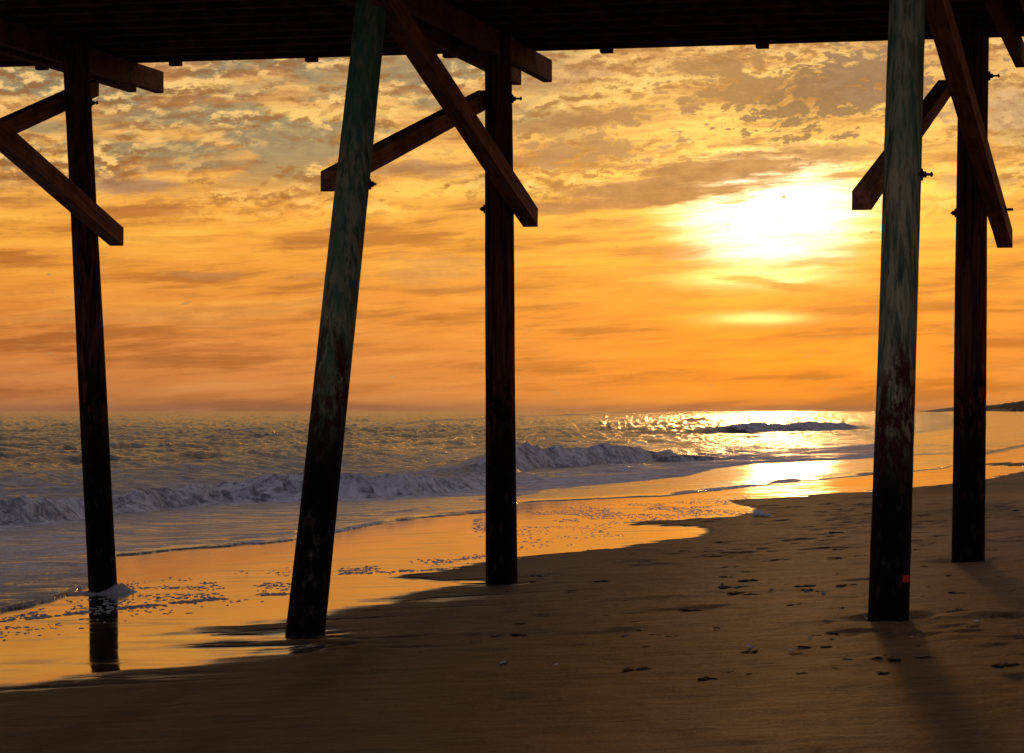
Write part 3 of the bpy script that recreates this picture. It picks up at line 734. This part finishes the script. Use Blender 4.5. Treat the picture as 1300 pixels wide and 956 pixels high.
for a in [(250,152,170,18,-.02),(210,196,140,20,-.08),(60,165,60,10,0),(420,160,70,10,0),(560,130,60,12,0),(60,230,50,5,0)]:
    gap=N.m('MAXIMUM',gap,blob(a[0],a[1],a[2],a[3],a[4],.25,.95,tB,.9))
col=N.mix(N.m('MULTIPLY',gap,.88),col,N.mix(tA,lin((122,122,108)),lin((168,154,120))))
band=N.m('MULTIPLY',N.mapr(V,2.2,2.9),N.mapr(puffbig,.38,.5,.35,1.))
brc=N.mix(.55,N.mix(1.,base,(1.35,1.35,1.3,1),'MULTIPLY'),lin((255,222,150)))
rowm=N.mapr(N.noise(N.comb(N.m('MULTIPLY',Uw,.5),N.m('MULTIPLY',tilt,2.2),21.),1,3,.5),.40,.54)
pbd=N.m('MULTIPLY',band,rowm)
pb=N.m('MULTIPLY',N.mapr(puff,.49,.60),pbd)
col=N.mix(N.m('MULTIPLY',pb,.85),col,brc)
shade=N.noise(N.comb(N.m('MULTIPLY',Uw,3.0),N.m('ADD',N.m('MULTIPLY',tilt,6.6),.42),7.),1,6,.64,0.)   # the same cloudlets, shifted: their undersides
un=N.m('MULTIPLY',N.mapr(N.m('SUBTRACT',shade,puff),.0,.10),pbd)
col=N.mix(N.m('MULTIPLY',un,.75),col,N.mix(1.,base,(.40,.28,.27,1),'MULTIPLY'))
pd=N.m('MULTIPLY',N.mapr(puff,.46,.36),band)
col=N.mix(N.m('MULTIPLY',pd,.7),col,N.mix(1.,base,(.42,.30,.29,1),'MULTIPLY'))
gm=N.new('ShaderNodeGamma'); N.put(gm.inputs[0],col); gm.inputs[1].default_value=1.2; col=gm.outputs[0]
# sun glow behind the cloud
g1=glow(su-.10,sv+.02,1.10,.64,1.9,tB); g2=glow(su-.1,sv+.1,2.1,1.15); g3=glow(Ux(960),Vy(355),.8,.11); g4=glow(Ux(965),Vy(405),.55,.07)
GL=N.new('ShaderNodeVectorMath',operation='SCALE'); N.put(GL.inputs[0],(1.,.86,.62)); N.put(GL.inputs[3],N.m('MULTIPLY',g1,1.9))
GL2=N.new('ShaderNodeVectorMath',operation='SCALE'); N.put(GL2.inputs[0],(1.,.62,.16)); N.put(GL2.inputs[3],N.m('MULTIPLY',g2,.42))
GL3=N.new('ShaderNodeVectorMath',operation='SCALE'); N.put(GL3.inputs[0],(1.,.62,.22)); N.put(GL3.inputs[3],N.m('MULTIPLY',N.m('ADD',g3,N.m('MULTIPLY',g4,.9)),1.5))
def vadd(a,b):
    n=N.new('ShaderNodeVectorMath',operation='ADD'); N.put(n.inputs[0],a); N.put(n.inputs[1],b); return n.outputs[0]
col=vadd(vadd(vadd(col,GL.outputs[0]),GL2.outputs[0]),GL3.outputs[0])
# named dark banks of cloud
dk=None
def dark(args,c,mx=1.):
    global col
    m_=blob(*args); c2=N.mix(tA,(c[0]*.62,c[1]*.58,c[2]*.60,1),(c[0]*1.25,c[1]*1.3,c[2]*1.3,1)); col=N.mix(N.m('MULTIPLY',m_,mx),col,c2)
dark((905,224,190,36,.13,.30,.90,tB,.75),lin((184,126,74)),.97)
dark((800,240,140,24,.08,.30,.95,tB,.8),lin((180,122,72)),.95)
dark((1060,196,120,16,.06,.30,1.0,tC,.9),lin((188,134,84)),.9)
dark((735,262,110,12,.10,.35,.95,tB,.9),lin((186,124,70)),.85)
dark((1050,122,170,62,.10,.50,.84,tA,1.5),lin((134,98,68)),.97)
dark((1120,96,80,60,0,.50,.84,tA,1.4),lin((140,104,80)),.9)
dark((910,80,80,18,.1,.50,.84,tA,1.3),lin((160,112,70)),.9)
dark((930,112,100,30,.1,.50,.84,tA,1.4),lin((160,114,70)),.9)
dark((750,152,130,18,.12,.46,.85,tA,1.2),lin((164,114,72)),.9)
dark((735,190,160,28,.06,.58,.98,tA,1.3),lin((170,120,78)),.85)
dark((700,100,90,25,.2,.52,.90,tA,1.3),lin((190,140,95)),.6)
dark((545,212,95,15,.02,.45,.98,tC,1.0),lin((166,118,80)),.85)
dark((470,195,90,12,.1,.5,.98,tC,1.0),lin((190,140,92)),.7)
dark((165,238,80,16,0,.35,.92,tC,.8),lin((158,114,88)),.9)
dark((330,110,110,9,.12,.55,.98,tA,1.1),lin((178,136,92)),.7)
dark((260,351,75,6,0,.40,.95,tB,.9),lin((176,112,64)),.75)
dark((420,351,70,6,.03,.40,.95,tB,.9),lin((184,118,64)),.7)
dark((250,400,240,18,.03,.30,1.0,tB,.9),lin((204,132,66)),.65)
dark((540,345,100,26,.05,.30,1.0,tB,1.0),lin((196,132,76)),.6)
dark((740,360,170,16,-.10,.30,1.0,tB,.9),lin((224,138,40)),.7)
dark((1000,364,130,8,-.15,.30,.9,tB,.8),lin((232,150,50)),.8)
dark((1068,225,34,4.5,.03,.30,.9,tB,.6),lin((190,130,60)),.85)
dark((926,259,28,2.6,.05,.35,.9,tB,.6),lin((215,150,60)),.7)
dark((1235,235,70,13,.04,.35,.95,tC,.9),lin((190,140,95)),.75)
dark((1270,150,80,44,0,.5,.95,tA,1.2),lin((186,146,112)),.7)
# fade of the colour away from the sunset: overhead and behind, dusk blue-mauve
sunv=(math.sin(SUN_AZ),math.cos(SUN_AZ),0.)
dt=N.new('ShaderNodeVectorMath',operation='DOT_PRODUCT'); N.put(dt.inputs[0],D); N.put(dt.inputs[1],sunv)
away=N.mapr(dt.outputs['Value'],.94,-.2)
up=N.mapr(V,5.0,17.)
fade=N.m('MAXIMUM',away,up)
dusk=N.ramp(N.m('DIVIDE',V,55.),[(0,(.165,.135,.18,1)),(.25,(.115,.12,.185,1)),(1.,(.068,.085,.145,1))])
dusk=N.mix(N.mapr(puffbig,.4,.6,0,.5),dusk,(.17,.135,.16,1))
front=N.m('MULTIPLY',N.mapr(dt.outputs['Value'],.35,.95),N.mapr(V,38.,14.))
dusk=N.mix(N.m('MULTIPLY',front,.85),dusk,N.mix(N.mapr(puffbig,.38,.58),(.42,.36,.29,1),(.20,.21,.25,1)))
col=N.mix(N.m('MULTIPLY',fade,.93),col,dusk)
bg=N.new('ShaderNodeBackground'); N.put(bg.inputs[0],col); bg.inputs[1].default_value=1.0
sky=N.new('ShaderNodeTexSky',sky_type='NISHITA'); sky.sun_disc=False; sky.sun_elevation=SUN_EL; sky.sun_rotation=SUN_AZ
bg2=N.new('ShaderNodeBackground'); N.put(bg2.inputs[0],sky.outputs[0]); bg2.inputs[1].default_value=.08
mx=N.new('ShaderNodeMixShader'); mx.inputs[0].default_value=.93
N.l.new(bg2.outputs[0],mx.inputs[1]); N.l.new(bg.outputs[0],mx.inputs[2])
ow=N.new('ShaderNodeOutputWorld'); N.l.new(mx.outputs[0],ow.inputs[0])

hm=bpy.data.materials.new('sea haze'); hm.use_nodes=True; hn=hm.node_tree; hn.nodes.clear()
pv=hn.nodes.new('ShaderNodeVolumePrincipled'); ho=hn.nodes.new('ShaderNodeOutputMaterial')
pv.inputs['Color'].default_value=(.99,.95,.90,1); pv.inputs['Density'].default_value=0.00008; pv.inputs['Anisotropy'].default_value=.5
hn.links.new(pv.outputs[0],ho.inputs['Volume'])
bm=bmesh.new(); frame_box(bm,Vector((-9500,-9500,-24)),Vector((1,0,0)),Vector((0,1,0)),AZ,19000,19500,24+16)
tag(obj('haze',bm_mesh(bm,'haze'),hm),kind='stuff')
sl=bpy.data.lights.new('sun','SUN'); sl.energy=.10; sl.color=(1.,.47,.15); sl.angle=math.radians(1.7)
so=bpy.data.objects.new('sun',sl); C.objects.link(so)
v=Vector((math.sin(SUN_AZ)*math.cos(SUN_EL),math.cos(SUN_AZ)*math.cos(SUN_EL),math.sin(SUN_EL)))
so.rotation_euler=v.to_track_quat('Z','Y').to_euler(); so.location=(20,200,30)

# ------------------------------------------------------------------ camera
cam=bpy.data.cameras.new('camera'); co=bpy.data.objects.new('camera',cam); C.objects.link(co); S.camera=co
co.location=(0,0,EYE); co.rotation_euler=(math.radians(90),0,0)
cam.sensor_width=36; cam.lens=36*FOC/1300; cam.shift_y=(521-478)/1300.; cam.clip_end=60000; cam.clip_start=.1
S.view_settings.view_transform='Standard'; S.view_settings.look='None'; S.view_settings.exposure=0; S.view_settings.gamma=1
S.cycles.max_bounces=3; S.cycles.diffuse_bounces=2; S.cycles.glossy_bounces=2; S.cycles.use_adaptive_sampling=True; S.cycles.adaptive_threshold=.02
w.cycles.sampling_method='NONE'
